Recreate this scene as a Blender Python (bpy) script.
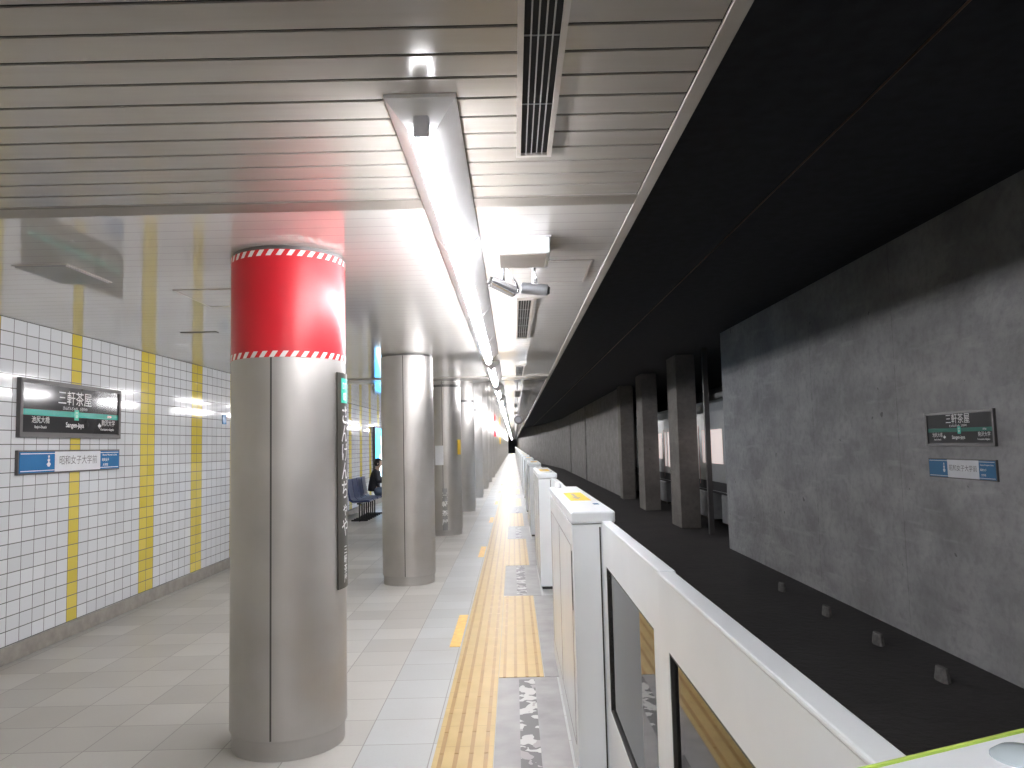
import bpy, bmesh, math, random
from mathutils import Vector, Matrix
random.seed(7)
S = bpy.context.scene
for o in list(bpy.data.objects): bpy.data.objects.remove(o)
COL = S.collection
PI = math.pi
# ------------------------------------------------------------ camera
HC = 1.6
FPX = 765.0
cd = bpy.data.cameras.new('camera'); cam = bpy.data.objects.new('camera', cd); COL.objects.link(cam)
cd.sensor_width = 36; cd.lens = FPX/1024*36; cd.clip_start = .02; cd.clip_end = 300
PITCH = math.atan(61/FPX); ROLL = math.atan(.0236)
cam.matrix_world = Matrix.Translation((0,0,HC)) @ Matrix.Rotation(PI/2+PITCH, 4, 'X') @ Matrix.Rotation(-ROLL, 4, 'Z')
S.camera = cam
# ------------------------------------------------------------ world, exposure
w = bpy.data.worlds.new('world'); S.world = w; w.use_nodes = True
w.node_tree.nodes['Background'].inputs[0].default_value = (.02,.02,.022,1)
w.node_tree.nodes['Background'].inputs[1].default_value = .5
S.view_settings.view_transform = 'Standard'
S.view_settings.look = 'None'
S.view_settings.gamma = 1
S.view_settings.use_curve_mapping = False
S.view_settings.exposure = 1.4
TUBE = 26.0          # strength of the fluorescent tubes
ZC = 2.71            # platform ceiling height
P = 4.92             # bay length of the platform
YEND = 150.0
ZB = -1.28           # track bed
XR = 5.7             # wall between the tracks
YB = -17.0          # the station goes on behind the camera
XW = -3.99           # tiled platform wall

# ------------------------------------------------------------ materials
def newmat(name):
    m = bpy.data.materials.new(name); m.use_nodes = True
    return m, m.node_tree, m.node_tree.nodes['Principled BSDF']
def N(nt, t, **kw):
    n = nt.nodes.new(t)
    for k, v in kw.items(): setattr(n, k, v)
    return n
def math_(nt, op, a, b=None, c=None):
    n = nt.nodes.new('ShaderNodeMath'); n.operation = op
    for i, v in enumerate((a, b, c)):
        if v is None: continue
        if isinstance(v, (int, float)): n.inputs[i].default_value = v
        else: nt.links.new(v, n.inputs[i])
    return n.outputs[0]
def mixc(nt, f, a, b):
    n = nt.nodes.new('ShaderNodeMix'); n.data_type = 'RGBA'
    for i, v in ((0, f), (6, a), (7, b)):
        if isinstance(v, (int, float)): n.inputs[i].default_value = v
        elif isinstance(v, tuple): n.inputs[i].default_value = (*v, 1) if len(v) == 3 else v
        else: nt.links.new(v, n.inputs[i])
    return n.outputs[2]
def coords(nt):
    g = nt.nodes.new('ShaderNodeNewGeometry'); s = nt.nodes.new('ShaderNodeSeparateXYZ')
    nt.links.new(g.outputs['Position'], s.inputs[0]); return g.outputs['Position'], s.outputs
def noise(nt, vec, scale, detail=3, stretch=None, rough=.5):
    if stretch:
        mp = nt.nodes.new('ShaderNodeMapping'); nt.links.new(vec, mp.inputs[0]); mp.inputs['Scale'].default_value = stretch; vec = mp.outputs[0]
    n = nt.nodes.new('ShaderNodeTexNoise'); nt.links.new(vec, n.inputs['Vector']); n.inputs['Scale'].default_value = scale
    n.inputs['Detail'].default_value = detail; n.inputs['Roughness'].default_value = rough
    return n.outputs['Fac']
def ramp(nt, f, lo, hi):
    n = nt.nodes.new('ShaderNodeMapRange'); nt.links.new(f, n.inputs[0]); n.inputs[1].default_value = lo; n.inputs[2].default_value = hi
    return n.outputs[0]
def simple(name, col, rough=.5, metal=0, var=0, vscale=6, stretch=None, ior=1.5, bump=0, coat=0):
    m, nt, b = newmat(name)
    b.inputs['Roughness'].default_value = rough; b.inputs['Metallic'].default_value = metal
    b.inputs['IOR'].default_value = ior; b.inputs['Coat Weight'].default_value = coat
    tc = nt.nodes.new('ShaderNodeTexCoord')
    f = noise(nt, tc.outputs['Object'], vscale, 4, stretch)
    v = var if var else .04
    dark = tuple(c*(1-v) for c in col); light = tuple(min(1, c*(1+v)) for c in col)
    nt.links.new(mixc(nt, ramp(nt, f, .3, .7), dark, light), b.inputs['Base Color'])
    if bump:
        bp = nt.nodes.new('ShaderNodeBump'); bp.inputs['Strength'].default_value = bump; bp.inputs['Distance'].default_value = .01
        nt.links.new(f, bp.inputs['Height']); nt.links.new(bp.outputs[0], b.inputs['Normal'])
    return m
def emit(name, col, strength):
    m, nt, b = newmat(name)
    b.inputs['Base Color'].default_value = (*[min(1, c) for c in col], 1)
    b.inputs['Emission Color'].default_value = (*col, 1); b.inputs['Emission Strength'].default_value = strength
    return m
def line(nt, c, period, off, width):      # 1 on joints
    t = math_(nt, 'FRACT', math_(nt, 'DIVIDE', math_(nt, 'SUBTRACT', c, off - width/2), period))
    return math_(nt, 'LESS_THAN', t, width/period)
def cell(nt, c, period, off):
    return math_(nt, 'FLOOR', math_(nt, 'DIVIDE', math_(nt, 'SUBTRACT', c, off), period))
def wn(nt, a, b):
    cx = nt.nodes.new('ShaderNodeCombineXYZ'); nt.links.new(a, cx.inputs[0]); nt.links.new(b, cx.inputs[1])
    n = nt.nodes.new('ShaderNodeTexWhiteNoise'); nt.links.new(cx.outputs[0], n.inputs[0]); return n.outputs[0]

def mat_floor():
    m, nt, b = newmat('floor tile'); pos, s = coords(nt)
    jx = line(nt, s[0], .38, -.85, .006); jy = line(nt, s[1], .38, .1, .006)
    j = math_(nt, 'MAXIMUM', jx, jy)
    rnd = wn(nt, cell(nt, s[0], .38, -.85), cell(nt, s[1], .38, .1))
    base = mixc(nt, rnd, (.40,.39,.37), (.51,.50,.475))
    right = math_(nt, 'GREATER_THAN', s[0], -.85)           # slabs beside the tactile strip, paler from reflected light put into the colour
    base = mixc(nt, right, base, mixc(nt, rnd, (.40,.415,.42), (.47,.485,.49)))
    g = noise(nt, pos, 1.1, 4); base = mixc(nt, ramp(nt, g, .45, .75), base, mixc(nt, .75, (.36,.34,.31), base))
    g2 = noise(nt, pos, 60, 2); base = mixc(nt, math_(nt, 'MULTIPLY', ramp(nt, g2, .55, .75), .12), base, (.3,.29,.27))
    nt.links.new(mixc(nt, j, base, (.26,.25,.235)), b.inputs['Base Color'])
    nt.links.new(math_(nt, 'ADD', math_(nt, 'MULTIPLY', g, .2), .30), b.inputs['Roughness'])
    return m
def mat_walltile():
    m, nt, b = newmat('wall tile'); pos, s = coords(nt)
    px, pz = .1625, .112
    jy = line(nt, s[1], px, 8.2, .007); jz = line(nt, s[2], pz, .13, .007)
    j = math_(nt, 'MAXIMUM', jy, jz)
    cy = cell(nt, s[1], px, 8.2)
    k = math_(nt, 'FLOORED_MODULO', cy, 8.0)
    yel = math_(nt, 'LESS_THAN', k, 1.5)
    skip = math_(nt, 'COMPARE', cy, -7.0, .4)               # the strip behind the sign is one tile wide
    yel = math_(nt, 'MULTIPLY', yel, math_(nt, 'SUBTRACT', 1.0, skip))
    rnd = wn(nt, cy, cell(nt, s[2], pz, .13))
    base = mixc(nt, rnd, (.66,.68,.71), (.74,.76,.79))
    base = mixc(nt, yel, base, mixc(nt, rnd, (.66,.53,.08), (.74,.60,.12)))
    nt.links.new(mixc(nt, j, base, (.16,.16,.155)), b.inputs['Base Color'])
    b.inputs['Roughness'].default_value = .08; b.inputs['IOR'].default_value = 1.42
    bp = nt.nodes.new('ShaderNodeBump'); bp.inputs['Strength'].default_value = .5; bp.inputs['Distance'].default_value = .002
    nt.links.new(math_(nt, 'ADD', math_(nt, 'SUBTRACT', 1.0, j), math_(nt, 'MULTIPLY', rnd, .25)), bp.inputs['Height']); nt.links.new(bp.outputs[0], b.inputs['Normal'])
    return m
def mat_ceil_far():
    m, nt, b = newmat('glossy ceiling panel'); pos, s = coords(nt)
    j = line(nt, s[1], .140, 3.49, .004)
    g = noise(nt, pos, .8, 3)
    base = mixc(nt, ramp(nt, g, .3, .7), (.59,.575,.555), (.65,.635,.62))
    nt.links.new(mixc(nt, math_(nt, 'MULTIPLY', j, .55), base, (.15,.145,.14)), b.inputs['Base Color'])
    b.inputs['Roughness'].default_value = .055; b.inputs['IOR'].default_value = 2.0
    return m
def mat_ceil_near():
    m, nt, b = newmat('ceiling slat'); pos, s = coords(nt)
    g = noise(nt, pos, 1.3, 4); g2 = noise(nt, pos, 5, 4, (.3,3,1))
    base = mixc(nt, ramp(nt, g, .3, .7), (.33,.307,.285), (.40,.377,.35))
    base = mixc(nt, math_(nt, 'MULTIPLY', ramp(nt, g2, .5, .8), .25), base, (.22,.2,.18))
    nt.links.new(base, b.inputs['Base Color'])
    b.inputs['Roughness'].default_value = .2; b.inputs['IOR'].default_value = 1.5
    return m
def mat_concrete(name, a, c, rough=.8, joints=True):
    m, nt, b = newmat(name); pos, s = coords(nt)
    g = noise(nt, pos, .9, 6, (1,1,1.6), .6); g2 = noise(nt, pos, 7, 5, None, .65); g3 = noise(nt, pos, 2.2, 6, (1,.4,3))
    base = mixc(nt, ramp(nt, g, .32, .68), a, c)
    base = mixc(nt, math_(nt, 'MULTIPLY', ramp(nt, g2, .45, .8), .5), base, tuple(v*.6 for v in a))
    base = mixc(nt, math_(nt, 'MULTIPLY', ramp(nt, g3, .58, .75), .35), base, tuple(min(1, v*1.3) for v in c))
    spots = noise(nt, pos, 4.3, 2); base = mixc(nt, math_(nt, 'MULTIPLY', math_(nt, 'GREATER_THAN', spots, .76), .7), base, tuple(v*.35 for v in a))
    if joints:
        j = math_(nt, 'MULTIPLY', line(nt, s[1], 3.2, 8.15, .012), ramp(nt, g2, .3, .6))
        base = mixc(nt, math_(nt, 'MULTIPLY', j, .7), base, tuple(v*.4 for v in a))
    nt.links.new(base, b.inputs['Base Color']); b.inputs['Roughness'].default_value = rough
    bp = nt.nodes.new('ShaderNodeBump'); bp.inputs['Strength'].default_value = .6; bp.inputs['Distance'].default_value = .03
    nt.links.new(math_(nt, 'ADD', g2, g), bp.inputs['Height']); nt.links.new(bp.outputs[0], b.inputs['Normal'])
    return m
def mat_steel():
    m, nt, b = newmat('brushed stainless'); 
    tc = nt.nodes.new('ShaderNodeTexCoord')
    br = noise(nt, tc.outputs['Object'], 3, 5, (60,60,.6)); sm = noise(nt, tc.outputs['Object'], 2.2, 4)
    base = mixc(nt, ramp(nt, sm, .3, .7), (.47,.455,.435), (.57,.555,.54))
    nt.links.new(base, b.inputs['Base Color'])
    b.inputs['Metallic'].default_value = .95
    nt.links.new(math_(nt, 'ADD', math_(nt, 'MULTIPLY', sm, .14), math_(nt, 'ADD', math_(nt, 'MULTIPLY', br, .12), .37)), b.inputs['Roughness'])
    return m
def mat_tape():
    m, nt, b = newmat('red and white hazard tape'); tc = nt.nodes.new('ShaderNodeTexCoord')
    s = nt.nodes.new('ShaderNodeSeparateXYZ'); nt.links.new(tc.outputs['Object'], s.inputs[0])
    ang = math_(nt, 'ARCTAN2', s.outputs[1], s.outputs[0])
    t = math_(nt, 'FRACT', math_(nt, 'SUBTRACT', math_(nt, 'MULTIPLY', ang, 36/(2*PI)), math_(nt, 'MULTIPLY', s.outputs[2], 12.0)))
    nt.links.new(mixc(nt, math_(nt, 'LESS_THAN', t, .5), (.80,.78,.76), (.62,.02,.025)), b.inputs['Base Color'])
    b.inputs['Roughness'].default_value = .35
    return m
def mat_camo():
    m, nt, b = newmat('worn anti-slip strip'); pos, s = coords(nt)
    g = noise(nt, pos, 9, 2, (1,1,1)); c = math_(nt, 'GREATER_THAN', g, .52); g2 = noise(nt, pos, 5, 2, (1.6,1.2,1))
    base = mixc(nt, c, (.10,.095,.10), (.48,.48,.47)); base = mixc(nt, math_(nt, 'GREATER_THAN', g2, .6), base, (.30,.28,.28))
    nt.links.new(base, b.inputs['Base Color']); b.inputs['Roughness'].default_value = .45
    return m
def mat_tactile():
    m, nt, b = newmat('yellow tactile tile'); pos, s = coords(nt)
    j = math_(nt, 'MAXIMUM', line(nt, s[1], .3, 5.42, .006), line(nt, s[0], .3125, -.14, .005))
    g = noise(nt, pos, 6, 3)
    base = mixc(nt, ramp(nt, g, .3, .7), (.47,.33,.125), (.54,.39,.16))
    nt.links.new(mixc(nt, math_(nt, 'MULTIPLY', j, .6), base, (.28,.19,.07)), b.inputs['Base Color']); b.inputs['Roughness'].default_value = .42
    return m
def mat_glass():
    m = bpy.data.materials.new('pane glass'); m.use_nodes = True; nt = m.node_tree; nt.nodes.clear()
    out = nt.nodes.new('ShaderNodeOutputMaterial'); mx = nt.nodes.new('ShaderNodeMixShader')
    t = nt.nodes.new('ShaderNodeBsdfTransparent'); t.inputs[0].default_value = (.72,.76,.77,1)
    g = nt.nodes.new('ShaderNodeBsdfGlossy'); g.inputs['Roughness'].default_value = .02
    f = nt.nodes.new('ShaderNodeFresnel'); f.inputs[0].default_value = 2.0
    nt.links.new(f.outputs[0], mx.inputs[0]); nt.links.new(t.outputs[0], mx.inputs[1]); nt.links.new(g.outputs[0], mx.inputs[2]); nt.links.new(mx.outputs[0], out.inputs[0])
    return m
M = dict(
 floor=mat_floor(), wtile=mat_walltile(), cfar=mat_ceil_far(), cnear=mat_ceil_near(),
 conc=mat_concrete('tunnel concrete', (.25,.25,.255), (.40,.40,.405)),
 concf=mat_concrete('far tunnel concrete', (.19,.18,.175), (.29,.28,.275), .8, False),
 concd=mat_concrete('dark tunnel concrete', (.16,.145,.135), (.22,.205,.19), .85, False),
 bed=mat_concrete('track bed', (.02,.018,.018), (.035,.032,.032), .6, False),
 nearblack=simple('sooty ceiling', (.022,.024,.03), .8, 0, .3), steel=mat_steel(), tape=mat_tape(), camo=mat_camo(), tact=mat_tactile(),  # one even near-black for tunnel ceiling, void and far wall
 bar=simple('yellow tactile bar', (.36,.21,.055), .38, 0, .10, 8), glass=mat_glass(),
 red=simple('glossy red sheet', (.60,.016,.028), .33, 0, .06, 3), white=simple('white enamel', (.82,.86,.90), .22, 0, .03, 3),
 white2=simple('white door enamel', (.82,.86,.90), .3, 0, .03, 3), black=simple('black rubber', (.02,.02,.02), .5),
 dark=simple('dark gap', (.012,.012,.012), .9), fascia=simple('beige metal fascia', (.42,.40,.37), .4, .2, .1), base=simple('grey terrazzo skirting', (.30,.28,.25), .45, 0, .15, 12),
 plate=simple('scuffed steel plate', (.27,.265,.265), .45, .15, .2, 5), seam=simple('seam filler', (.10,.095,.09), .5, .3),
 lampb=simple('lamp white enamel', (.80,.80,.82), .3), lampe=simple('grey lamp socket', (.75,.76,.82), .4), tube=emit('fluorescent tube', (1,.985,1.0), TUBE),
 signf=simple('dark sign frame', (.13,.125,.125), .4, .4, .05), signd=simple('dark sign face', (.035,.034,.036), .10, 0, .05), green=simple('teal stripe', (.0,.33,.26), .2), txt=simple('white lettering', (.85,.85,.85), .4),
 blue=simple('blue sign face', (.02,.17,.42), .25), grey=simple('grey lettering', (.12,.12,.13), .5), sgreen=simple('green badge', (.03,.50,.36), .3), pale=simple('pale sign face', (.78,.80,.84), .25),
 signr=simple('dusty dark sign face', (.025,.026,.027), .6, 0, .1), greenr=simple('dusty teal stripe', (.03,.17,.13), .6), bluer=simple('dusty blue sign face', (.03,.16,.34), .6),
 umber=simple('brown grey ceiling trim', (.22,.20,.18), .4, 0, .1),
 bronze=simple('dark bronze plate', (.075,.07,.06), .35, .3), ventd=simple('vent throat', (.008,.009,.011), .8), ventf=simple('vent frame', (.40,.37,.345), .4, .2, .08), louvre=simple('vent louvre', (.30,.30,.30), .4, .3),
 orange=simple('orange floor sticker', (.80,.50,.12), .45, 0, .2, 14), yel=simple('yellow sticker', (.85,.56,.06), .4), lime=simple('lime edge', (.55,.75,.15), .4), lens=simple('grey sensor lens', (.45,.52,.56), .12),
 chrome=simple('bright steel', (.6,.6,.62), .2, .9), camg=simple('grey camera body', (.22,.23,.25), .35, .3), rail=simple('rust brown rail', (.09,.06,.045), .5, .5, .2), wire=simple('copper wire', (.28,.17,.11), .4, .6),
 skin=simple('skin', (.62,.42,.32), .5), hair=simple('black hair', (.012,.011,.012), .5), jacket=simple('dark navy jacket', (.018,.02,.03), .7), trous=simple('blue trousers', (.14,.19,.27), .8), shoe=simple('black shoes', (.02,.02,.02), .5),
 seatb=simple('navy seat plastic', (.03,.045,.13), .35), trainb=simple('train steel', (.55,.57,.58), .35, .35, .06), glow=emit('lit carriage window', (1,.86,.82), .17), trd=simple('train dark equipment', (.03,.03,.033), .7), trdoor=simple('carriage door', (.62,.60,.58), .35, .3), pink=simple('pink strip', (.55,.25,.27), .5),
 panelw=simple('equipment cover', (.33,.34,.35), .5, .3, .1), lightspot=simple('pale reflected-light block', (.15,.145,.14), .7, 0, .3, 20),
)
def mat_ad():
    m, nt, b = newmat('lit poster'); tc = nt.nodes.new('ShaderNodeTexCoord')
    g = noise(nt, tc.outputs['Object'], 1.7, 2)
    c = mixc(nt, ramp(nt, g, .5, .62), (.05,.38,.85), (.75,.95,1.0))
    nt.links.new(c, b.inputs['Base Color']); nt.links.new(c, b.inputs['Emission Color']); b.inputs['Emission Strength'].default_value = 2.2
    return m
M['ad'] = mat_ad()
for k_ in ('floor', 'tact', 'bar', 'plate', 'camo'): M[k_].node_tree.nodes['Principled BSDF'].inputs['Specular IOR Level'].default_value = .3

# ------------------------------------------------------------ mesh helpers
def box(bm, x0, x1, y0, y1, z0, z1):
    v = [bm.verts.new(p) for p in ((x0,y0,z0),(x1,y0,z0),(x1,y1,z0),(x0,y1,z0),(x0,y0,z1),(x1,y0,z1),(x1,y1,z1),(x0,y1,z1))]
    for f in ((0,3,2,1),(4,5,6,7),(0,1,5,4),(1,2,6,5),(2,3,7,6),(3,0,4,7)): bm.faces.new([v[i] for i in f])
def prism(bm, poly, a, b, fn):              # poly: 2-D outline, extruded between a and b; fn(p, t) -> 3-D
    A = [bm.verts.new(fn(p, a)) for p in poly]; B = [bm.verts.new(fn(p, b)) for p in poly]; n = len(poly)
    bm.faces.new(A[::-1]); bm.faces.new(B)
    for i in range(n): bm.faces.new((A[i], A[(i+1) % n], B[(i+1) % n], B[i]))
def lathe(bm, prof, cx=0, cy=0, seg=64, a0=0, a1=2*PI, cap=True):
    full = abs(a1-a0-2*PI) < 1e-6; n = seg if full else seg+1; rows = []
    for r, z in prof:
        rows.append([bm.verts.new((cx+r*math.cos(a0+(a1-a0)*i/seg), cy+r*math.sin(a0+(a1-a0)*i/seg), z)) for i in range(n)])
    for A, B in zip(rows, rows[1:]):
        for i in range(n if full else n-1): bm.faces.new((A[i], A[(i+1) % n], B[(i+1) % n], B[i]))
    if cap and full: bm.faces.new(rows[0][::-1]); bm.faces.new(rows[-1])
def tube(bm, pts, r, seg=10):
    pts = [Vector(p) for p in pts]; rows = []
    for i, p in enumerate(pts):
        d = (pts[min(i+1, len(pts)-1)] - pts[max(i-1, 0)]).normalized()
        u = d.orthogonal().normalized() if i == 0 else (u - d*u.dot(d)).normalized()
        v = d.cross(u); rr = r[i] if isinstance(r, (list, tuple)) else r
        rows.append([bm.verts.new(p + (u*math.cos(2*PI*k/seg) + v*math.sin(2*PI*k/seg))*rr) for k in range(seg)])
    for A, B in zip(rows, rows[1:]):
        for k in range(seg): bm.faces.new((A[k], A[(k+1) % seg], B[(k+1) % seg], B[k]))
    bm.faces.new(rows[0][::-1]); bm.faces.new(rows[-1])
def BM(): return bmesh.new()
def obj(name, bm, mat, parent=None, bevel=0, smooth=False):
    me = bpy.data.meshes.new(name); bmesh.ops.recalc_face_normals(bm, faces=bm.faces); bm.to_mesh(me); bm.free()
    me.materials.append(M[mat] if isinstance(mat, str) else mat)
    if smooth:
        me.polygons.foreach_set('use_smooth', [True]*len(me.polygons))
        try: me.set_sharp_from_angle(angle=R(35))
        except Exception: pass
    o = bpy.data.objects.new(name, me); COL.objects.link(o)
    if parent: o.parent = parent
    if bevel:
        b = o.modifiers.new('bevel', 'BEVEL'); b.width = bevel; b.segments = 2; b.limit_method = 'ANGLE'
    return o
def R(d): return d*PI/180
def boxo(name, dims, mat, parent=None, bevel=0):
    bm = BM(); box(bm, *dims); return obj(name, bm, mat, parent, bevel)
def struct(name, bm, mat, **kw):
    o = obj(name, bm, mat, **kw); o['kind'] = 'structure'; return o
def sbox(name, dims, mat, **kw):
    bm = BM(); box(bm, *dims); return struct(name, bm, mat, **kw)
def tag(o, label, cat, group=None, kind=None):
    o['label'] = label; o['category'] = cat
    if group: o['group'] = group
    if kind: o['kind'] = kind
    return o
def thing(name, label, cat, loc=(0,0,0), group=None):
    o = bpy.data.objects.new(name, None); o.empty_display_size = .1; COL.objects.link(o); o.location = loc
    return tag(o, label, cat, group)
def copy_tree(o, parent=None):
    kids = [c for c in bpy.data.objects if c.parent == o]
    c = o.copy(); COL.objects.link(c)
    if parent: c.parent = parent
    for k in kids: copy_tree(k, c)
    return c
def text(name, s, size, fn, mat, parent, depth=0, bold=0.0, align='CENTER', width=None):
    """lettering as a mesh; fn(u, v) -> local 3-D point"""
    cu = bpy.data.curves.new('lettering', 'FONT'); cu.body = s; cu.size = size; cu.align_x = align; cu.align_y = 'CENTER'
    cu.offset = bold*size; cu.resolution_u = 3
    t = bpy.data.objects.new('lettering', cu); COL.objects.link(t)
    dg = bpy.context.evaluated_depsgraph_get(); dg.update()
    me = bpy.data.meshes.new_from_object(t.evaluated_get(dg)); bpy.data.objects.remove(t)
    if not len(me.vertices): return None
    xs = [v.co.x for v in me.vertices]; wd = max(xs)-min(xs); k = (width/wd) if width else 1
    for v in me.vertices: v.co = Vector(fn(v.co.x*k, v.co.y))
    me.materials.clear(); me.materials.append(M[mat]); me.name = name
    o = bpy.data.objects.new(name, me); COL.objects.link(o); o.parent = parent
    return o
ORD = ['first','second','third','fourth','fifth','sixth','seventh','eighth','ninth','tenth','eleventh','twelfth','thirteenth','fourteenth','fifteenth','sixteenth','seventeenth','eighteenth','nineteenth','twentieth']
def nth(i):
    if i < 20: return ORD[i]
    t = {20:'twentieth',30:'thirtieth',40:'fortieth',50:'fiftieth',60:'sixtieth'}; n = i+1
    if n % 10 == 0: return t[n]
    return {2:'twenty',3:'thirty',4:'forty',5:'fifty',6:'sixty'}[n//10] + '-' + ORD[n % 10 - 1]

# ------------------------------------------------------------ the shell
sbox('floor', (XW, .60, YB, YEND, -.15, 0), 'floor')
sbox('trim_1', (.60, .66, YB, YEND, -.25, 0), 'fascia')                # coping of the platform edge
sbox('platform_edge', (.46, .60, YB, YEND, ZB, -.15), 'concd')
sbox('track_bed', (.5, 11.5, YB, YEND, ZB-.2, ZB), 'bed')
sbox('wall_left', (XW-.2, XW, YB, YEND, 0, ZC+.2), 'wtile')
sbox('baseboard_left', (XW, XW+.03, YB, YEND, 0, .13), 'base', bevel=.006)
YN = 3.49
bm = BM()
y = YN - .14
while y > YB:
    box(bm, XW, .58, y+.0075, y+.1325, ZC, ZC+.02); y -= .14
struct('ceiling_slats', bm, 'cnear', bevel=.001)
sbox('ceiling_backing', (XW, .585, YB, YN, ZC+.006, ZC+.12), 'dark')
sbox('ceiling', (XW, .585, YN, YEND, ZC, ZC+.12), 'cfar')
sbox('trim_2', (.585, .637, YB, YEND, ZC-.003, ZC+.13), 'fascia', bevel=.003)
sbox('trim_3', (XW, .585, YN-.13, YN-.004, ZC-.004, ZC+.001), 'umber')
sbox('ceiling_beam', (XW, .585, 12.2, 12.65, ZC-.022, ZC), 'cnear', bevel=.004)
# tunnel
sbox('wall_right', (XR, XR+.7, YB, 20.7, ZB, 4.5), 'conc')
bm = BM(); prism(bm, [(XR,40.5),(XR,88),(4.9,104),(3.2,124),(.67,148),(XR+6,148),(XR+.7,88),(XR+.7,40.5)], ZB, 4.5, lambda p, t: (p[0], p[1], t)); struct('wall_right_far', bm, 'concf')
sbox('ceiling_tunnel', (.3, 11.5, YB, YEND, 4.5, 4.7), 'nearblack')
sbox('ceiling_void', (.35, .46, YB, YEND, ZC+.13, 4.5), 'nearblack')
sbox('wall_opposite', (11.3, 11.5, YB, YEND, ZB, 4.5), 'concd')
sbox('wall_far', (XW-.2, 11.5, YEND, YEND+.2, ZB, 4.7), 'nearblack')
sbox('wall_back', (XW-.2, 11.5, YB-.2, YB, ZB-.2, 4.7), 'concd')
for i, yy in enumerate((25.6, 32.5, 39.2)):
    o = sbox('tunnel_column', (5.5, 6.15, yy, yy+(1.5 if i < 2 else .9), ZB, 4.5), 'concd', bevel=.02)
sbox('tunnel_post', (5.97, 6.12, 23.8, 23.95, ZB, 4.5), 'signf')
for i, yy in enumerate((60, 76)):
    sbox('tunnel_pilaster', (XR-.08, XR, yy, yy+.5, ZB, 4.5), 'concf')

# ------------------------------------------------------------ track
def rail(x, label):
    bm = BM(); prof = [(-.06,0),(.06,0),(.06,.012),(.01,.03),(.01,.10),(.033,.11),(.033,.14),(-.033,.14),(-.033,.11),(-.01,.10),(-.01,.03),(-.06,.012)]
    prism(bm, prof, YB+.1, 120, lambda p, t: (x+p[0], t, ZB+.001+p[1]))
    tag(obj('rail', bm, 'rail'), label, 'rail')
rail(1.95, 'rust brown running rail nearer the white platform gates')
rail(3.02, 'rust brown running rail nearer the concrete tunnel wall')
bm = BM(); tube(bm, [(2.86, YB+.1, 4.25), (2.86, 122, 4.25)], .009, 8)
tag(obj('overhead_wire', bm, 'wire', smooth=True), 'thin coppery overhead wire running under the black tunnel ceiling', 'wire')
pp = [(5.03,14.8),(5.02,12.7),(5.0,10.9),(4.97,9.25)]  # pale blocks standing in for reflected light spots on the track bed
for i, (px, py) in enumerate(pp):
    bm = BM(); prism(bm, [(-.05,-.10),(-.01,-.13),(.05,-.10),(.06,.02),(.03,.12),(-.03,.10),(-.06,.03)], 0, .16, lambda p, t: (px+p[0]*(1-t*2), py+p[1]*(1.2-t*2), ZB+t))
    tag(obj('reflected_light_block', bm, 'lightspot', bevel=.008), 'pale reflected-light block on the track bed by the concrete wall, %s from the camera' % nth(3-i), 'reflected-light block', 'reflected-light blocks beside the tunnel wall')

# ------------------------------------------------------------ columns
RC = .315; CX = -1.28; CY0 = 4.38
def column_base(label, first=False, cy=CY0):
    t = thing('steel_column', label, 'column', (CX, cy, 0), 'round stainless columns along the platform')
    top = 2.10 if first else ZC-.022
    bm = BM(); lathe(bm, [(RC, .105), (RC, top)], seg=96); obj('shaft', bm, 'steel', t, smooth=True)
    bm = BM(); lathe(bm, [(RC-.012, 0), (RC-.012, .085), (RC-.004, .105)], seg=96); obj('base_ring', bm, 'steel', t, smooth=True)
    bm = BM(); lathe(bm, [(RC-.008, ZC-.022), (RC-.008, ZC)], seg=96); obj('top_ring', bm, 'signf', t, smooth=True)
    for a in (-91, 18.5, 150):
        bm = BM(); lathe(bm, [(RC+.0006, .108), (RC+.0006, top-.002)], seg=2, a0=R(a-.9), a1=R(a+.9)); obj('panel_seam', bm, 'seam', t)
    return t
c0 = column_base('nearest round stainless column, wrapped in a glossy red band at the top', True)
bm = BM(); lathe(bm, [(RC+.002, 2.10), (RC+.002, ZC-.022)], seg=96); obj('red_band', bm, 'red', c0, smooth=True)
for z in (2.10, ZC-.057):
    bm = BM(); lathe(bm, [(RC+.004, z), (RC+.004, z+.033)], seg=96, cap=False); obj('hazard_tape', bm, 'tape', c0, smooth=True)
# vertical station sign bent round the track side of the column
t = thing('column_sign', 'narrow dark vertical station sign wrapped on the nearest column', 'sign', (CX, CY0, 0))
ha = .36; rs = RC+.010
bm = BM()
for z0, z1 in ((.83, 2.03),):
    n = 16; A = []
    for i in range(n+1):
        a = -ha + 2*ha*i/n
        A.append([bm.verts.new((r*math.cos(a), r*math.sin(a), z)) for r, z in ((RC+.002,z0),(rs,z0),(rs,z1),(RC+.002,z1))])
    for a, b in zip(A, A[1:]):
        for k in range(4): bm.faces.new((a[k], a[(k+1) % 4], b[(k+1) % 4], b[k]))
    bm.faces.new(A[0]); bm.faces.new(A[-1][::-1])
obj('sign_plate', bm, 'bronze', t, smooth=True)
def wrap(zc, r=rs+.0015, off=-.028): return lambda u, v: (r*math.cos((u+off)/r), r*math.sin((u+off)/r), zc+v)
n = 8; bm = BM(); rr = rs+.001
for i in range(n):
    a, b = -.24+.48*i/n, -.24+.48*(i+1)/n
    bm.faces.new([bm.verts.new((rr*math.cos(q), rr*math.sin(q), z)) for q, z in ((a,1.86),(b,1.86),(b,2.0),(a,2.0))])
bmesh.ops.remove_doubles(bm, verts=bm.verts, dist=1e-5)
g = obj('station_badge', bm, 'sgreen', t, smooth=True)
text('lettering', 'DT', .05, wrap(1.955), 'txt', t, bold=.02); text('lettering', '03', .06, wrap(1.895), 'txt', t, bold=.02)
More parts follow.
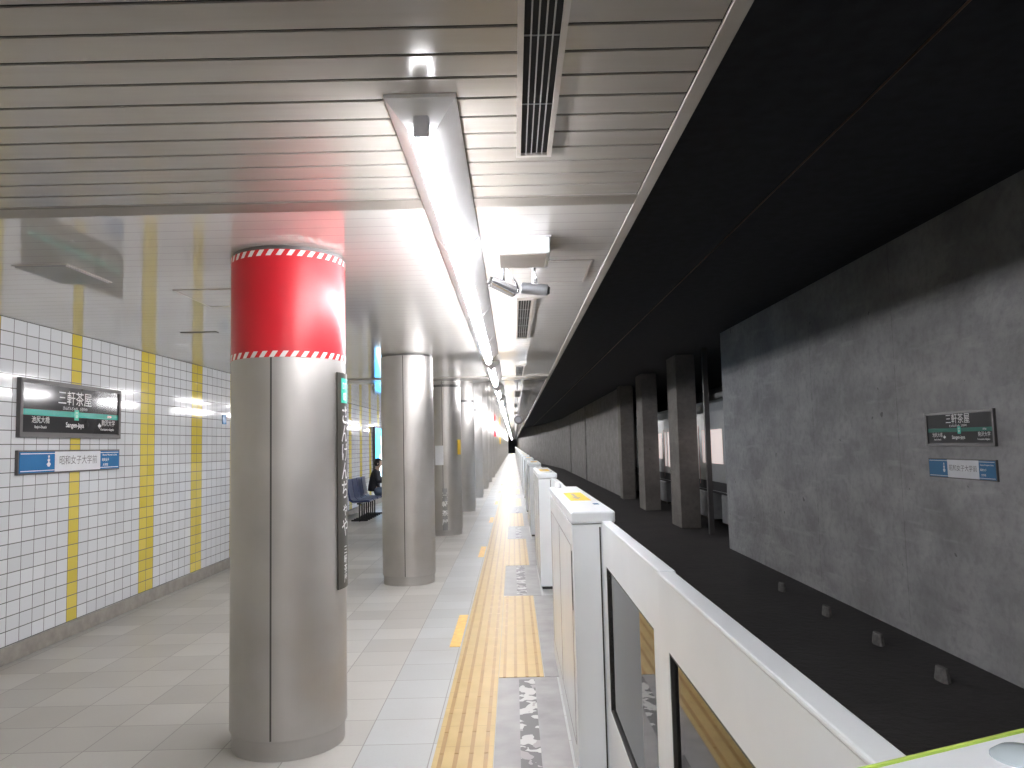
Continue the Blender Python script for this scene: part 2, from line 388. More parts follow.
for i, ch in enumerate('さんげんぢゃや'):
    text('lettering', ch, .115 if ch != 'ゃ' else .09, wrap(1.785-.105*i), 'txt', t, bold=.005)
for i, ch in enumerate('三軒茶屋'):
    text('lettering', ch, .052, wrap(1.035-.052*i), 'txt', t, bold=.01)
cB = column_base('x')
NCOL = 29
for k in range(1, NCOL):
    c = cB if k == 1 else copy_tree(cB)
    c.location = (CX, CY0+P*k, 0)
    c['label'] = 'plain round stainless column, %s of the row counted from the red-banded one' % nth(k)
# notices on the third and fourth columns
def curved_plate(name, label, cat, k, a_mid, wid, z0, z1, mat, group=None):
    t = thing(name, label, cat, (CX, CY0+P*k, 0), group); bm = BM(); n = 8; h = wid/2/RC; rows = []
    for i in range(n+1):
        a = a_mid-h+2*h*i/n; rows.append([bm.verts.new((r*math.cos(a), r*math.sin(a), z)) for r, z in ((RC+.001,z0),(RC+.012,z0),(RC+.012,z1),(RC+.001,z1))])
    for a, b in zip(rows, rows[1:]):
        for q in range(4): bm.faces.new((a[q], a[(q+1) % 4], b[(q+1) % 4], b[q]))
    bm.faces.new(rows[0]); bm.faces.new(rows[-1][::-1])
    obj('plate', bm, mat, t, smooth=True); return t
curved_plate('notice_board', 'pale grey notice on the third column, just past the second', 'notice', 2, R(-102), .15, 1.27, 1.62, 'pale')
curved_plate('warning_plate', 'small yellow plate on the right side of the third column', 'plate', 2, R(-28), .09, 1.45, 1.72, 'yel')
curved_plate('warning_plate', 'yellow plate high on a far column of the row', 'plate', 11, R(-40), .3, 1.7, 2.2, 'yel')
curved_plate('warning_plate', 'red plate high on a far column of the row', 'plate', 8, R(-40), .22, 2.1, 2.45, 'red')
t = thing('column_sign', 'grey vertical sign with white writing low on the third column', 'sign', (CX, CY0+P*2, 0))
bm = BM(); n = 8; rows = []
for i in range(n+1):
    a = R(-86)-.14+.28*i/n; rows.append([bm.verts.new((r*math.cos(a), r*math.sin(a), z)) for r, z in ((RC+.001,.1),(RC+.008,.1),(RC+.008,.85),(RC+.001,.85))])
for a, b in zip(rows, rows[1:]):
    for q in range(4): bm.faces.new((a[q], a[(q+1) % 4], b[(q+1) % 4], b[q]))
bm.faces.new(rows[0]); bm.faces.new(rows[-1][::-1]); obj('sign_plate', bm, 'louvre', t, smooth=True)
for i, ch in enumerate('三軒茶屋'):
    text('lettering', ch, .11, (lambda zc: lambda u, v: ((RC+.010)*math.cos(R(-86)+u/RC), (RC+.010)*math.sin(R(-86)+u/RC), zc+v))(.72-.16*i), 'txt', t, bold=.015)

# ------------------------------------------------------------ fluorescent lamps
LX = -.27; D = .155
def lamp(y0, L, label, sl=.012):
    t = thing('ceiling_lamp', label, 'lamp', (LX, y0, ZC), 'fluorescent lamps in the row over the platform edge')
    a, b, dz = .114, .045, .094
    bm = BM(); top = [(-a,0,0),(a,0,0),(a,L,0),(-a,L,0)]; bot = [(-b,sl,-dz),(b,sl,-dz),(b,L-.012,-dz),(-b,L-.012,-dz)]
    rim = [(x, yy, -.012) for x, yy, _ in top]
    rows = [[bm.verts.new(p) for p in r] for r in (top, rim, bot)]
    for A, B in zip(rows, rows[1:]):
        for k in range(4): bm.faces.new((A[k], A[(k+1) % 4], B[(k+1) % 4], B[k]))
    bm.faces.new(rows[0]); bm.faces.new(rows[-1]); obj('lamp_body', bm, 'lampb', t)
    for q, e in ((sl*.55, .02 if sl > .03 else .014), (L-.004-.014, .014)): boxo('lamp_socket', (-.026,.026,q,q+e,-.128,-.05), 'lampe', t, .006)
    bm = BM(); tube(bm, [(0, sl*.55+(.02 if sl > .03 else .014), -D+.034), (0, L-.019, -D+.034)], .034, 16); obj('lamp_tube', bm, 'tube', t, smooth=True)
    return t
units = [(2.33, 1.60), (3.95, 2.03), (6.0, 1.5), (7.52, 1.5), (10.05, 1.24), (11.31, 1.24), (14.2, 1.5), (17.5, 1.8)]
y = 20.6
while y < 145: units.append((y, 2.52)); y += 2.54
proto = {}
for i, (yy, L) in enumerate(units):
    lab = 'bright fluorescent ceiling lamp, %s of the row counted from the camera' % nth(i)
    if L not in proto: proto[L] = lamp(yy, L, lab, (.055 if i == 0 else .012))
    else:
        c = copy_tree(proto[L]); c.location = (LX, yy, ZC); c['label'] = lab
for n_, yy in enumerate((-2.0, -4.6, -7.2, -9.8, -12.4)):  # unseen lamps added behind the camera to brighten surfaces facing it
    c = copy_tree(proto[2.52]); c.location = (LX, yy, ZC); c['label'] = 'added unseen fluorescent lamp behind the camera position, %s going back' % nth(n_)

# ------------------------------------------------------------ ceiling vents and hatches
def vent(y0, L, label, x0=.037, x1=.17, nsl=4):
    t = thing('ceiling_vent', label, 'vent', (x0, y0, ZC), 'long slotted ceiling vents')
    W = x1-x0; f = .017
    bm = BM(); box(bm, 0, f, 0, L, -.014, 0); box(bm, W-f, W, 0, L, -.014, 0); box(bm, f, W-f, 0, f, -.014, 0); box(bm, f, W-f, L-f, L, -.014, 0); obj('vent_frame', bm, 'ventf', t)
    boxo('vent_throat', (f, W-f, f, L-f, -.003, -.0005), 'ventd', t)
    bm = BM()
    for i in range(nsl):
        x = f + (W-2*f)*(i+1)/(nsl+1); box(bm, x-.0018, x+.0018, f, L-f, -.012, -.004)
    obj('louvre', bm, 'louvre', t)
    q = .45
    while q < L-.1: boxo('cross_bar', (f, W-f, q-.002, q+.002, -.007, -.004), 'camg', t); q += .42
    return t
vent(.70, 2.15, 'long slotted vent in the beige slats nearest the camera')
for k in range(1, 6): vent(.83+P*k, 2.1, 'slotted vent in the glossy ceiling, %s beyond the near one' % nth(k-1), .05, .18)
def hatch(x0, x1, y0, y1, label):
    t = thing('ceiling_hatch', label, 'hatch', (x0, y0, ZC)); W, L = x1-x0, y1-y0; bm = BM(); f = .014
    box(bm, 0, f, 0, L, -.005, 0); box(bm, W-f, W, 0, L, -.005, 0); box(bm, f, W-f, 0, f, -.005, 0); box(bm, f, W-f, L-f, L, -.005, 0); obj('hatch_frame', bm, 'ventf', t)
    boxo('hatch_panel', (f, W-f, f, L-f, -.003, -.0002), 'cfar', t); return t
hatch(0.0, .51, 4.56, 5.2, 'square access hatch in the ceiling beside the hanging cameras')
hatch(-2.30, -1.72, 5.15, 5.78, 'square access hatch in the ceiling left of the red-banded column')
t = thing('ceiling_diffuser', 'dull grey ceiling panel above the wall near the station sign', 'ceiling panel', (-2.88, 4.38, ZC))
boxo('diffuser_plate', (0, .30, 0, .48, -.012, 0), 'louvre', t, .004); boxo('diffuser_rim', (-.012, .312, -.012, .492, -.005, 0), 'ventf', t)
boxo('ceiling_slot', (-3.05, -2.72, 7.0, 7.06, ZC-.006, ZC), 'signf'); tag(bpy.data.objects['ceiling_slot'], 'thin dark slot in the ceiling near the left wall', 'slot')

# ------------------------------------------------------------ camera cluster
t = thing('junction_box', 'white rectangular box under the ceiling in front of the cameras', 'box', (-.07, 4.0, ZC))
boxo('box_body', (0, .29, 0, .34, -.095, -.008), 'white2', t, .008); boxo('box_lid', (-.008, .298, -.008, .348, -.008, 0), 'lampb', t, .002)
boxo('bottom_cover', (.02, .27, .02, .32, -.099, -.095), 'ventf', t)
def cctv(x, y, yaw, tilt, L, mat, label):
    t = thing('security_camera', label, 'camera', (x, y, ZC))
    bm = BM(); lathe(bm, [(.04, -.012), (.04, 0)], seg=24); obj('mount_plate', bm, 'chrome', t, smooth=True)
    bm = BM(); tube(bm, [(0,0,-.01),(0,0,-.10),(.004,.01,-.13)], .012, 10); obj('bracket', bm, 'chrome', t, smooth=True)
    d = Vector((math.cos(yaw)*math.cos(tilt), math.sin(yaw)*math.cos(tilt), math.sin(tilt))); c = Vector((0,0,-.155))
    bm = BM(); tube(bm, [c-d*L/2, c-d*(L/2-.01), c+d*(L/2-.02), c+d*L/2], [.026,.036,.036,.033], 20); b = obj('camera_body', bm, mat, t, smooth=True)
    bm = BM(); tube(bm, [c+d*(L/2+.001), c+d*(L/2+.012)], [.026,.022], 20); obj('lens', bm, 'black', b, smooth=True)
    bm = BM(); pts = []
    for i in range(13):
        q = i/12; pts.append(c - d*(L/2)*(1-q) + Vector((math.sin(q*PI)*.05, math.sin(q*PI*2)*.03, -.05*math.sin(q*PI)+q*.14)))
    tube(bm, pts, .006, 8); obj('cable', bm, 'chrome', t, smooth=True)
    return t
cctv(.15, 4.66, R(-8), R(-8), .17, 'camg', 'dark grey security camera, right one of the pair behind the white box')
cctv(-.04, 4.56, R(200), R(22), .17, 'chrome', 'shiny security camera with looped cable, left one of the pair')
t = thing('hanging_mirror', 'small round dark-rimmed device hanging from the far ceiling', 'mirror', (.13, 18.5, ZC))
bm = BM(); tube(bm, [(0,0,0),(0,0,-.42)], .012, 8); obj('hanger_rod', bm, 'signf', t)
bm = BM(); tube(bm, [(.085*math.cos(q), 0, -.50+.085*math.sin(q)) for q in [2*PI*i/24 for i in range(25)]], .022, 8); obj('rim', bm, 'signf', t, smooth=True)
bm = BM(); tube(bm, [(0,-.012,-.50),(0,.012,-.50)], [.07,.07], 24); obj('face', bm, 'camg', t)

# ------------------------------------------------------------ floor strips
t = thing('tactile_strip', 'long narrow yellow tactile strip running along the platform', 'tactile paving', (-.45, -5, 0))
boxo('tile_bed', (0, .31, 0, YEND+4, 0, .004), 'tact', t)
def bars(x0, n, y0, y1, pitch=.3, off=0):
    bm = BM(); y = y0
    while y + .01 < y1:
        ye = min(y+.297, y1-.01)
        for i in range(n):
            xc = x0 + .31*(i+.5)/4
            box(bm, xc-.011, xc+.011, y+.001, ye, .004, .007)
        y += .3
    return bm
obj('raised_bars', bars(0, 4, .02+.1, 60), 'bar', t)['kind'] = 'stuff'
NP = 28
pad0 = None
for k in range(NP):
    ys = 5.42+P*(k-1); lab = 'wide yellow tactile pad at a gate doorway, %s from the camera' % nth(k)
    if pad0 is None:
        pad0 = thing('tactile_pad', lab, 'tactile paving', (-.138, ys, 0), 'wide yellow pads before the gate doors')
        boxo('tile_bed', (0, .312, 0, 2.85, 0, .004), 'tact', pad0); obj('raised_bars', bars(0, 4, 0, 2.85), 'bar', pad0)['kind'] = 'stuff'
    else: c = copy_tree(pad0); c.location = (-.138, ys, 0); c['label'] = lab
pl0 = None
for k in range(NP):
    ys = 3.36+P*(k-1)+.0; 
    lab = 'grey steel floor plate with worn patchy strip, %s along the platform' % nth(k)
    if pl0 is None:
        pl0 = thing('floor_plate', lab, 'floor plate', (-.138, ys, 0), 'steel floor plates beside the gate housings')
        boxo('plate', (0, .40, 0, 2.05, 0, .004), 'plate', pl0); boxo('worn_strip', (.138, .245, .05, 2.0, .004, .0055), 'camo', pl0)
    else: c = copy_tree(pl0); c.location = (-.138, ys, 0); c['label'] = lab
sl0 = None
for k in range(NP):
    ys = 5.42+P*(k-1)
    lab = 'narrow shiny steel door sill right of the yellow pad, %s from the camera' % nth(k)
    if sl0 is None: sl0 = tag(boxo('door_sill', (.178, .52, 0, 2.84, 0, .005), 'plate'), lab, 'sill', 'steel sills under the gate doors'); sl0.location = (0, ys, 0)
    else: c = sl0.copy(); COL.objects.link(c); c.location = (0, ys, 0); c['label'] = lab
for k in range(6):
    o = boxo('floor_sticker', (0, .085, 0, 1.15, 0, .0025), 'orange'); o.location = (-.55, 6.27+P*k, 0)
    tag(o, 'orange floor sticker left of the yellow strip, %s from the camera' % nth(k), 'sticker', 'orange stickers beside the tactile strip')

# ------------------------------------------------------------ platform gates
HX0, HX1, HZ = .27, .475, 1.275
HL = 2.17
def housing(label):
    t = thing('gate_housing', label, 'platform gate', (HX0, 0, 0), 'white gate housings along the platform edge')
    W = HX1-HX0
    boxo('housing_body', (0, W, 0, HL, .03, HZ-.062), 'white', t, .006)
    boxo('housing_lid', (-.004, W+.004, -.004, HL+.004, HZ-.058, HZ), 'white2', t, .010)
    boxo('foot', (.015, W-.015, .015, HL-.015, 0, .03), 'black', t)
    boxo('door_slot', (.130, .137, -.003, .01, .06, HZ-.075), 'black', t)
    boxo('door_slot', (.130, .137, HL-.01, HL+.003, .06, HZ-.075), 'black', t)
    bm = BM()
    for z in (.16, 1.10): box(bm, -.0015, .001, .10, HL-.10, z, z+.004)
    for yy in (.10, HL/2, HL-.104): box(bm, -.0015, .001, yy, yy+.004, .16, 1.104)
    obj('panel_joint', bm, 'seam', t)
    boxo('sensor_window', (-.003, .002, .06, .085, .80, 1.08), 'black', t)
    l = boxo('sticker', (.05, .165, .70, 1.40, HZ, HZ+.0015), 'yel', t); l['label'] = 'yellow sticker'
    bm = BM(); prism(bm, [(.07,.95),(.10,.80),(.13,.95),(.11,.95),(.11,1.3),(.09,1.3),(.09,.95)], 0, .001, lambda p, q: (p[0], p[1], HZ+.0015+q)); obj('arrow_mark', bm, 'ventf', t)
    l = boxo('small_sticker', (.15, .178, .40, .48, HZ, HZ+.001), 'bluer', t); l['label'] = 'small blue sticker'
    bm = BM(); lathe(bm, [(.022,0),(.022,.02),(.016,.034),(.004,.04)], .05, 2.0, 20)
    for v in bm.verts: v.co.z += HZ
    obj('indicator_lamp', bm, 'lampb', t, smooth=True)
    return t
def leaf(label, x0, flip):
    """sliding door leaf; local y 0..L, window set in it"""
    L = 1.365; t = thing('gate_door', label, 'gate door', (x0, 0, 0), 'sliding gate door leaves'); W = .045; zt, zb = 1.216, .10
    ws, we, w0, w1 = .12, L-.12, .39, 1.035
    bm = BM()
    box(bm, 0, W, 0, L, w1, zt); box(bm, 0, W, 0, L, zb, w0); box(bm, 0, W, 0, ws, w0, w1); box(bm, 0, W, we, L, w0, w1)
    obj('door_frame', bm, 'white2', t)
    boxo('top_cap', (-.002, W+.002, 0, L, zt, zt+.012), 'white2', t, .004)
    bm = BM(); g = .008
    box(bm, .002, W-.002, ws, ws+g, w0, w1); box(bm, .002, W-.002, we-g, we, w0, w1); box(bm, .002, W-.002, ws+g, we-g, w0, w0+g); box(bm, .002, W-.002, ws+g, we-g, w1-g, w1)
    obj('window_seal', bm, 'black', t)
    boxo('glass_pane', (.012, .016, ws+g, we-g, w0+g, w1-g), 'glass', t)
    if flip: boxo('edge_seal', (.004, W-.004, -.004, 0, zb+.02, zt-.01), 'black', t)
    else: boxo('edge_seal', (.004, W-.004, L, L+.004, zb+.02, zt-.01), 'black', t)
    return t
h0 = None; la = lb = None
NH = 28
for k in range(1, NH):
    ys = 3.70+P*(k-1)
    lab = 'long white gate housing with a lid, %s from the camera' % nth(k-1 if k else 0)
    if h0 is None: h0 = housing(lab); h0.location.y = ys
    else: c = copy_tree(h0); c.location.y = ys; c['label'] = lab
for k in range(NH):
    ys = .97+P*(k-1)+P if False else .955+P*k
    for f in (0, 1):
        yy = ys + f*1.375
        if k == 0: yy = 2.243 if f else .868
        lab = 'white gate door leaf with a window, %s one of opening %s from the camera' % ('far' if f else 'near', nth(k))
        lab = ('far' if f else 'near') + ' leaf of the %s gate doorway from the camera, white with a window' % nth(k)
        src = lb if f else la
        if src is None:
            src = leaf(lab, .405 if not f else .412, f); src.location.y = yy
            if f: lb = src
            else: la = src
        else: c = copy_tree(src); c.location.y = yy; c['label'] = lab; c.scale.y = 1
        if k == 0 and f: src.scale.y = 1.063
# the housing right beside the camera, with its slanted end
t = thing('gate_housing', 'white slant-ended gate housing cut off at the lower right corner', 'platform gate', (0, 0, 0), 'white gate housings along the platform edge')
far = lambda x: .802 + (x-.394)*.408
poly = [(.30, -1.2), (.60, -1.2), (.60, far(.60)), (.30, far(.30))]
bm = BM(); prism(bm, poly, .03, HZ-.06, lambda p, q: (p[0], p[1]-.01, q)); obj('housing_body', bm, 'white', t, .006)
bm = BM(); prism(bm, poly, HZ-.055, HZ, lambda p, q: (p[0], p[1], q)); obj('housing_lid', bm, 'white2', t, .004)
bm = BM(); prism(bm, [(.30, far(.30)), (.60, far(.60)), (.60, far(.60)+.004), (.30, far(.30)+.004)], HZ-.03, HZ+.001, lambda p, q: (p[0], p[1], q)); e = obj('edge_strip', bm, 'lime', t); e['label'] = 'lime green edge strip'
bm = BM(); prism(bm, [(.32,-1.18),(.58,-1.18),(.58,.7),(.32,.6)], 0, .03, lambda p, q: (p[0], p[1], q)); obj('foot', bm, 'black', t)
bm = BM(); lathe(bm, [(.029,HZ),(.029,HZ+.002),(.021,HZ+.008),(.006,HZ+.010)], .503, .795, 32); obj('sensor_dome', bm, 'lens', t, smooth=True)

# ------------------------------------------------------------ station signs
def station_sign(name, label, origin, ud, nd, W, H, scale=1):
    """origin: lower left corner as seen by the reader; ud: reader's right; nd: towards the reader"""
    ud = Vector(ud); nd = Vector(nd); up = Vector((0,0,1)); t = thing(name, label, 'sign', origin)
    def pt(u, v, n): return ud*u + up*v + nd*n
    def bx(nm, u0, u1, v0, v1, n0, n1, mat, par=t, bev=0):
        bm = BM(); vs = [bm.verts.new(pt(u, v, n)) for n in (n0, n1) for u, v in ((u0,v0),(u1,v0),(u1,v1),(u0,v1))]
        for f in ((0,1,2,3),(4,5,6,7),(0,1,5,4),(1,2,6,5),(2,3,7,6),(3,0,4,7)): bm.faces.new([vs[i] for i in f])
        return obj(nm, bm, mat, par, bev)
    def tx(s, size, u, v, mat='txt', bold=.01, width=None, n=.0, al='CENTER'):
        return text('lettering', s, size, lambda a, b: pt(u+a, v+b, n), mat, t, bold=bold, width=width, align=al)
    return t, bx, tx
def big_sign(label, origin, ud, nd, W=1.58, H=.485, face='signd'):
    t, bx, tx = station_sign('station_sign', label, origin, ud, nd, W, H)
    f = .035; d = .035
    bx('sign_case', 0, W, 0, H, 0, d-.02, 'signf')
    for a in ((0,W,0,f),(0,W,H-f,H)): bx('frame_bar', *a, d-.02, d, 'signf')
    for a in ((0,f,f,H-f),(W-f,W,f,H-f)): bx('frame_bar', *a, d-.02, d, 'signf')
    bx('sign_face', f, W-f, f+.01, H-f, d-.02, d-.012, face)
    n = d-.0105; g0, g1 = .185, .235
    bx('line_stripe', f+.01, W-f-.01, g0, g1, d-.012, n-.0008, 'green' if face == 'signd' else 'greenr')
    bx('station_badge', W*.515-.035, W*.515+.035, g0-.025, g1+.02, d-.012, n-.0004, 'sgreen')
    tx('三軒茶屋', .135, W*.5, .345, bold=0, n=n); tx('さんげんぢゃや   산겐자야', .034, W*.5, .262, n=n)
    tx('DT', .026, W*.515, .225, n=n+.001, bold=.02); tx('03', .034, W*.515, .193, n=n+.001, bold=.02)
    tx('Sangen-jaya', .062, W*.5, .115, n=n, bold=.015)
    tx('池尻大橋', .062, W*.18, .145, n=n, bold=0); tx('Ikejiri-ōhashi', .032, W*.18, .088, n=n)
    tx('駒沢大学', .062, W*.86, .145, n=n, bold=0); tx('Komazawa-daigaku', .032, W*.85, .088, n=n)
    tx('DT04', .03, W*.87, .21, n=n+.001, bold=.015)
    bm = BM(); 
    return t, bx, tx
def arrow(t, origin_fn, flip=1):
    bm = BM(); vs = [bm.verts.new(origin_fn(*p)) for p in ((0,0),(.035*flip,.03),(.035*flip,.012),(.06*flip,.012),(.06*flip,-.012),(.035*flip,-.012),(.035*flip,-.03))]
    bm.faces.new(vs); obj('arrow_mark', bm, 'txt', t)
def pt_(ud, nd, u, v, n): return Vector(ud)*u + Vector((0,0,1))*v + Vector(nd)*n
def blue_sign(label, origin, ud, nd, W=1.58, H=.20, face='blue'):
    t, bx, tx = station_sign('name_sign', label, origin, ud, nd, W, H)
    bx('sign_frame', 0, W, 0, H, 0, .025, 'signf'); f = .014
    bx('sign_face', f, W-f, f, H-f, .025, .028, face)
    bx('border_line', .028, W-.028, H-.032, H-.026, .028, .0285, 'txt'); bx('border_line', .028, W-.028, .026, .032, .028, .0285, 'txt')
    bx('name_panel', W*.31, W*.77, f, H-f, .028, .030, 'pale')
    tx('昭和女子大学前', .085, W*.54, H*.52, mat='grey', bold=0, n=.0312, width=.60)
    for q, (e0, e1) in enumerate(((.30,.52),(.50,.66),(.66,.80))):
        bm = BM(); w2 = (.030,.020,.012)[q]
        bm.faces.new([bm.verts.new(pt_(ud, nd, W*.255+a, H*b, .0292)) for a, b in ((-w2*.4,e0),(w2*.4,e0),(w2,(e0+e1)/2),(0,e1),(-w2,(e0+e1)/2))])
        obj('emblem', bm, 'pale', t)
    tx('Showa Women\'s Univ.', .026, W*.88, H*.74, n=.0295, width=.27); tx('昭和女子', .032, W*.83, H*.50, n=.0295); tx('大学前', .032, W*.83, H*.26, n=.0295)
    return t
t1, bx, tx = big_sign('dark station name sign with a teal stripe on the white tiled wall', (XW, 6.14, 1.755), (0,1,0), (1,0,0))
arrow(t1, lambda a, b: Vector((.0247, 1.58*.74+a, .12+b)))
blue_sign('blue and white name sign under the dark one on the tiled wall', (XW, 6.14, 1.45), (0,1,0), (1,0,0))
t2, bx, tx = big_sign('dark station name sign with a dim teal stripe on the bare concrete wall', (XR, 10.54, 1.45), (0,-1,0), (-1,0,0), W=1.50, H=.45, face='signr')
arrow(t2, lambda a, b: Vector((-.0247, -(1.50*.27+a), .12+b)))
blue_sign('small blue and white name sign on the bare concrete wall', (XR, 10.53, 1.035), (0,-1,0), (-1,0,0), W=1.47, H=.255, face='bluer')
t = thing('wall_notice', 'tiny blue square notice high on the tiled wall near the red-banded column', 'notice', (XW, 10.5, 1.98)); boxo('plate', (0,.01,0,.14,0,.13), 'blue', t); 

# ------------------------------------------------------------ lit poster
t = thing('lit_poster', 'glowing blue poster case on the tiled wall beyond the seated person', 'poster', (XW+.021, 21.7, .72))
boxo('case', (0, .06, 0, 1.85, 0, 1.5), 'signf', t, .008); boxo('poster_face', (.06, .068, .05, 1.8, .05, 1.45), 'ad', t)
# ------------------------------------------------------------ bench seats along the wall
def seat(y, label):
    t = thing('waiting_seat', label, 'seat', (XW+.15, y, 0), 'row of navy seats against the tiled wall')
    bm = BM()
    prof = [(.14,.92),(.17,.93),(.20,.70),(.24,.50),(.30,.455),(.62,.47),(.66,.455),(.66,.425),(.60,.43),(.28,.415),(.20,.46),(.165,.68)]
    prism(bm, prof, .02, .48, lambda p, q: (p[0], q, p[1])); obj('seat_shell', bm, 'seatb', t, .012)
    for q in (.10, .38):
        bm = BM(); tube(bm, [(.42,q,.42),(.42,q,.02),(.42,q,0)], .016, 10); obj('leg', bm, 'black', t, smooth=True)
        bm = BM(); tube(bm, [(.24,q,.025),(.60,q,.025)], .018, 10); obj('foot_bar', bm, 'black', t, smooth=True)
    boxo('under_beam', (.38,.46,.02,.48,.375,.412), 'black', t)
    return t
for i in range(4): seat(16.9+i*.52, 'navy moulded waiting seat at the tiled wall, %s of the row' % nth(i) )

# ------------------------------------------------------------ seated person (faces +x)
def skin_chain(name, pts, edges, mat, parent, sub=2, root=0):
    me = bpy.data.meshes.new(name); me.from_pydata([p[:3] for p in pts], edges, []); me.update()
    o = bpy.data.objects.new(name, me); COL.objects.link(o); o.parent = parent
    sk = o.modifiers.new('skin', 'SKIN'); sk.use_smooth_shade = True
    for i, p in enumerate(pts):
        r = p[3]; me.skin_vertices[0].data[i].radius = (r, r) if not isinstance(r, tuple) else r
        me.skin_vertices[0].data[i].use_root = (i == root)
    s = o.modifiers.new('sub', 'SUBSURF'); s.levels = sub; s.render_levels = sub
    me.materials.append(M[mat]); return o
pz = thing('person', 'seated person in a dark jacket looking down at a phone by the wall', 'person', (XW+.59, 18.71, .0))
# body: pelvis, spine, neck, head / arms / legs as one surface
body = [(0,0,.57,.08),(.00,0,.75,.11),(.03,0,.95,.115),(.06,0,1.06,.08),(.085,0,1.12,.048),(.115,0,1.20,.085),(.12,0,1.27,.085),(.12,0,1.325,.05)]
be = [(0,1),(1,2),(2,3),(3,4),(4,5),(5,6),(6,7)]
hands = {}
for s in (-1, 1):
    i = len(body); body += [(.05,s*.15,1.02,.055),(.10,s*.20,.80,.042),(.30,s*.10,.83,.030),(.375,s*.055,.87,.022),(.43,s*.045,.90,.026)]
    be += [(2,i),(i,i+1),(i+1,i+2),(i+2,i+3),(i+3,i+4)]; h = i+4
    for q, (dy, ln) in enumerate(((-.026,.055),(-.009,.065),(.009,.062),(.025,.05))):
        j = len(body); body += [(.46,s*.045+dy*.8,.915,.009),(.46+ln*.5,s*.03+dy*.5,.935,.008)]; be += [(h,j),(j,j+1)]
    j = len(body); body += [(.44,s*.015,.93,.009)]; be += [(h,j)]
    i = len(body); body += [(.08,s*.09,.55,.06),(.44,s*.11,.52,.06),(.47,s*.11,.30,.05),(.44,s*.11,.08,.035),(.56,s*.12,.04,.032)]
    be += [(0,i),(i,i+1),(i+1,i+2),(i+2,i+3),(i+3,i+4)]
skin_chain('body', body, be, 'skin', pz)
jk = [(-.01,0,.55,.165),(-.01,0,.60,.165),(.00,0,.75,.145),(.03,0,.95,.145),(.06,0,1.06,.10),(.075,0,1.10,.065)]; je = [(0,1),(1,2),(2,3),(3,4),(4,5)]
for s in (-1, 1):
    i = len(jk); jk += [(.05,s*.15,1.02,.075),(.10,s*.20,.80,.060),(.30,s*.10,.83,.046),(.36,s*.06,.86,.040)]; je += [(3,i),(i,i+1),(i+1,i+2),(i+2,i+3)]
skin_chain('jacket', jk, je, 'jacket', pz)
for s in (-1, 1):
    skin_chain('trouser_leg', [(.0,s*.08,.57,.125),(.25,s*.10,.545,.095),(.44,s*.11,.52,.08),(.475,s*.11,.30,.066),(.45,s*.11,.13,.055)], [(0,1),(1,2),(2,3),(3,4)], 'trous', pz)
    skin_chain('shoe', [(.42,s*.11,.055,.05),(.50,s*.115,.05,.048),(.60,s*.12,.045,.04)], [(0,1),(1,2)], 'shoe', pz)
# hair cap and face features
bm = BM(); bmesh.ops.create_uvsphere(bm, u_segments=24, v_segments=14, radius=1)
for v in bm.verts:
    x, y_, z = v.co
    v.co = (.095+x*.105, y_*.098, 1.255+z*.108)
bmesh.ops.delete(bm, geom=[v for v in bm.verts if v.co.x > .15 and v.co.z < 1.28], context='VERTS')
o = obj('hair', bm, 'hair', pz, smooth=True); so = o.modifiers.new('solid', 'SOLIDIFY'); so.thickness = .012
bm = BM(); tube(bm, [(.19,0,1.235),(.215,0,1.205),(.195,0,1.195)], [.008,.013,.008], 8); obj('nose', bm, 'skin', pz, smooth=True)
for s in (-1, 1):
    boxo('eye', (.192,.199,s*.032-.012,s*.032+.012,1.236,1.244), 'hair', pz)
    bm = BM(); tube(bm, [(.10,s*.082,1.205),(.105,s*.092,1.225),(.10,s*.084,1.25)], [.008,.013,.008], 8); obj('ear', bm, 'skin', pz, smooth=True)
boxo('mouth', (.186,.194,-.022,.022,1.160,1.166), 'pink', pz)
# phone in the hands
t = thing('phone', 'dark phone held in both hands by the seated person', 'phone', (XW+.59+.51, 18.71, .94))
b = boxo('phone_case', (-.006,.006,-.036,.036,-.07,.07), 'black', t, .003); b2 = boxo('screen', (-.0075,-.006,-.032,.032,-.062,.062), 'pale', t); t.rotation_euler = (0, R(30), 0)

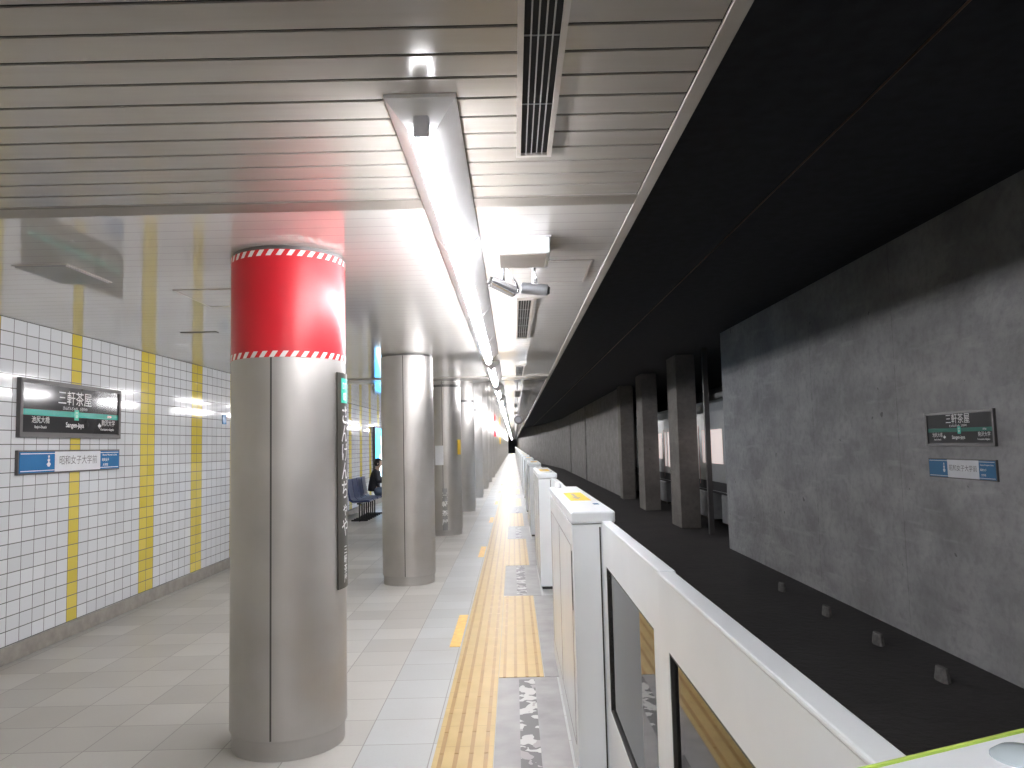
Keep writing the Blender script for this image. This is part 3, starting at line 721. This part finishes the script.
# ------------------------------------------------------------ train on the opposite track
def train_car(y0, L, label):
    X = 6.5; t = thing('train_car', label, 'train car', (X, y0, ZB))
    Z = -ZB
    bm = BM(); prof = [(0,-.02),(0,2.55),(.12,2.85),(.5,3.02),(1.4,3.08),(2.3,3.02),(2.68,2.85),(2.8,2.55),(2.8,-.02)]
    prism(bm, prof, 0, L, lambda p, q: (p[0], q, Z+p[1]-.02)); obj('car_body', bm, 'trainb', t, .01)
    boxo('sill_band', (-.006, 0, .05, L-.05, Z-.02, Z+.27), 'trd', t)
    nd = 4; sp = L/nd
    for i in range(nd):
        c = (i+.5)*sp; 
        for s in (-1, 1):
            d = boxo('door', (-.012, -.001, c+(0.01 if s > 0 else -.66), c+(.66 if s > 0 else -.01), Z+.28, Z+2.15), 'trdoor', t, .003)
            a = c + (.13 if s > 0 else -.53)
            g = boxo('door_window', (-.016, -.012, a, a+.40, Z+.55, Z+1.98), 'glow', d)
        for q in (c-.72, c+.69): boxo('door_post', (-.014, -.001, q, q+.03, Z+.12, Z+2.1), 'pink', t)  # pink of people's reflections put into the post colour
        if i < nd-1: boxo('window', (-.006, -.001, c+1.15, c+sp-1.15, Z+.85, Z+1.95), 'glow', t, .002)
    for q in (1.2, 5.2, 9.0, 12.8, 16.2): boxo('equipment_box', (.03, 2.6, q, q+2.9, Z-1.0, Z-.12), 'panelw', t, .03)
    boxo('underframe', (.05, 2.75, .1, L-.1, Z-.12, Z-.03), 'trd', t)
    for q in (2.0, L-4.2):
        w_ = boxo('bogie', (.45, 2.3, q, q+2.4, .14, .55), 'trd', t, .03)
        for dy in (.3, 2.1):
            bm = BM()
            for xx in (.55, 2.1):
                for i in range(1): 
                    pts = [(xx, q+dy, .43), (xx+.1, q+dy, .43)]; tube(bm, pts, .42, 28)
            obj('wheel_set', bm, 'rail', w_)
    boxo('roof_unit', (.6, 2.2, 3, 6.5, Z+3.05, Z+3.25), 'panelw', t, .03)
    return t
train_car(20.3, 19.4, 'silver train car on the opposite track, nearer of the two')
c = train_car(40.1, 19.4, 'silver train car on the opposite track, farther of the two')
for x, lab in ((7.2, 'opposite track rail on the near side under the train'), (8.5, 'opposite track rail on the far side under the train')):
    bm = BM(); prism(bm, [(-.06,0),(.06,0),(.06,.012),(.01,.03),(.01,.0),(-.01,.0),(-.01,.03),(-.06,.012)][:4]+[(.035,.012),(.035,.009),(-.035,.009),(-.035,.012)][:0]+[(-.01,.03),(-.06,.012)], YB+.1, YEND-.1, lambda p, t: (x+p[0], t, ZB+.0005+p[1]*.3)); tag(obj('rail', bm, 'rail'), lab, 'rail')
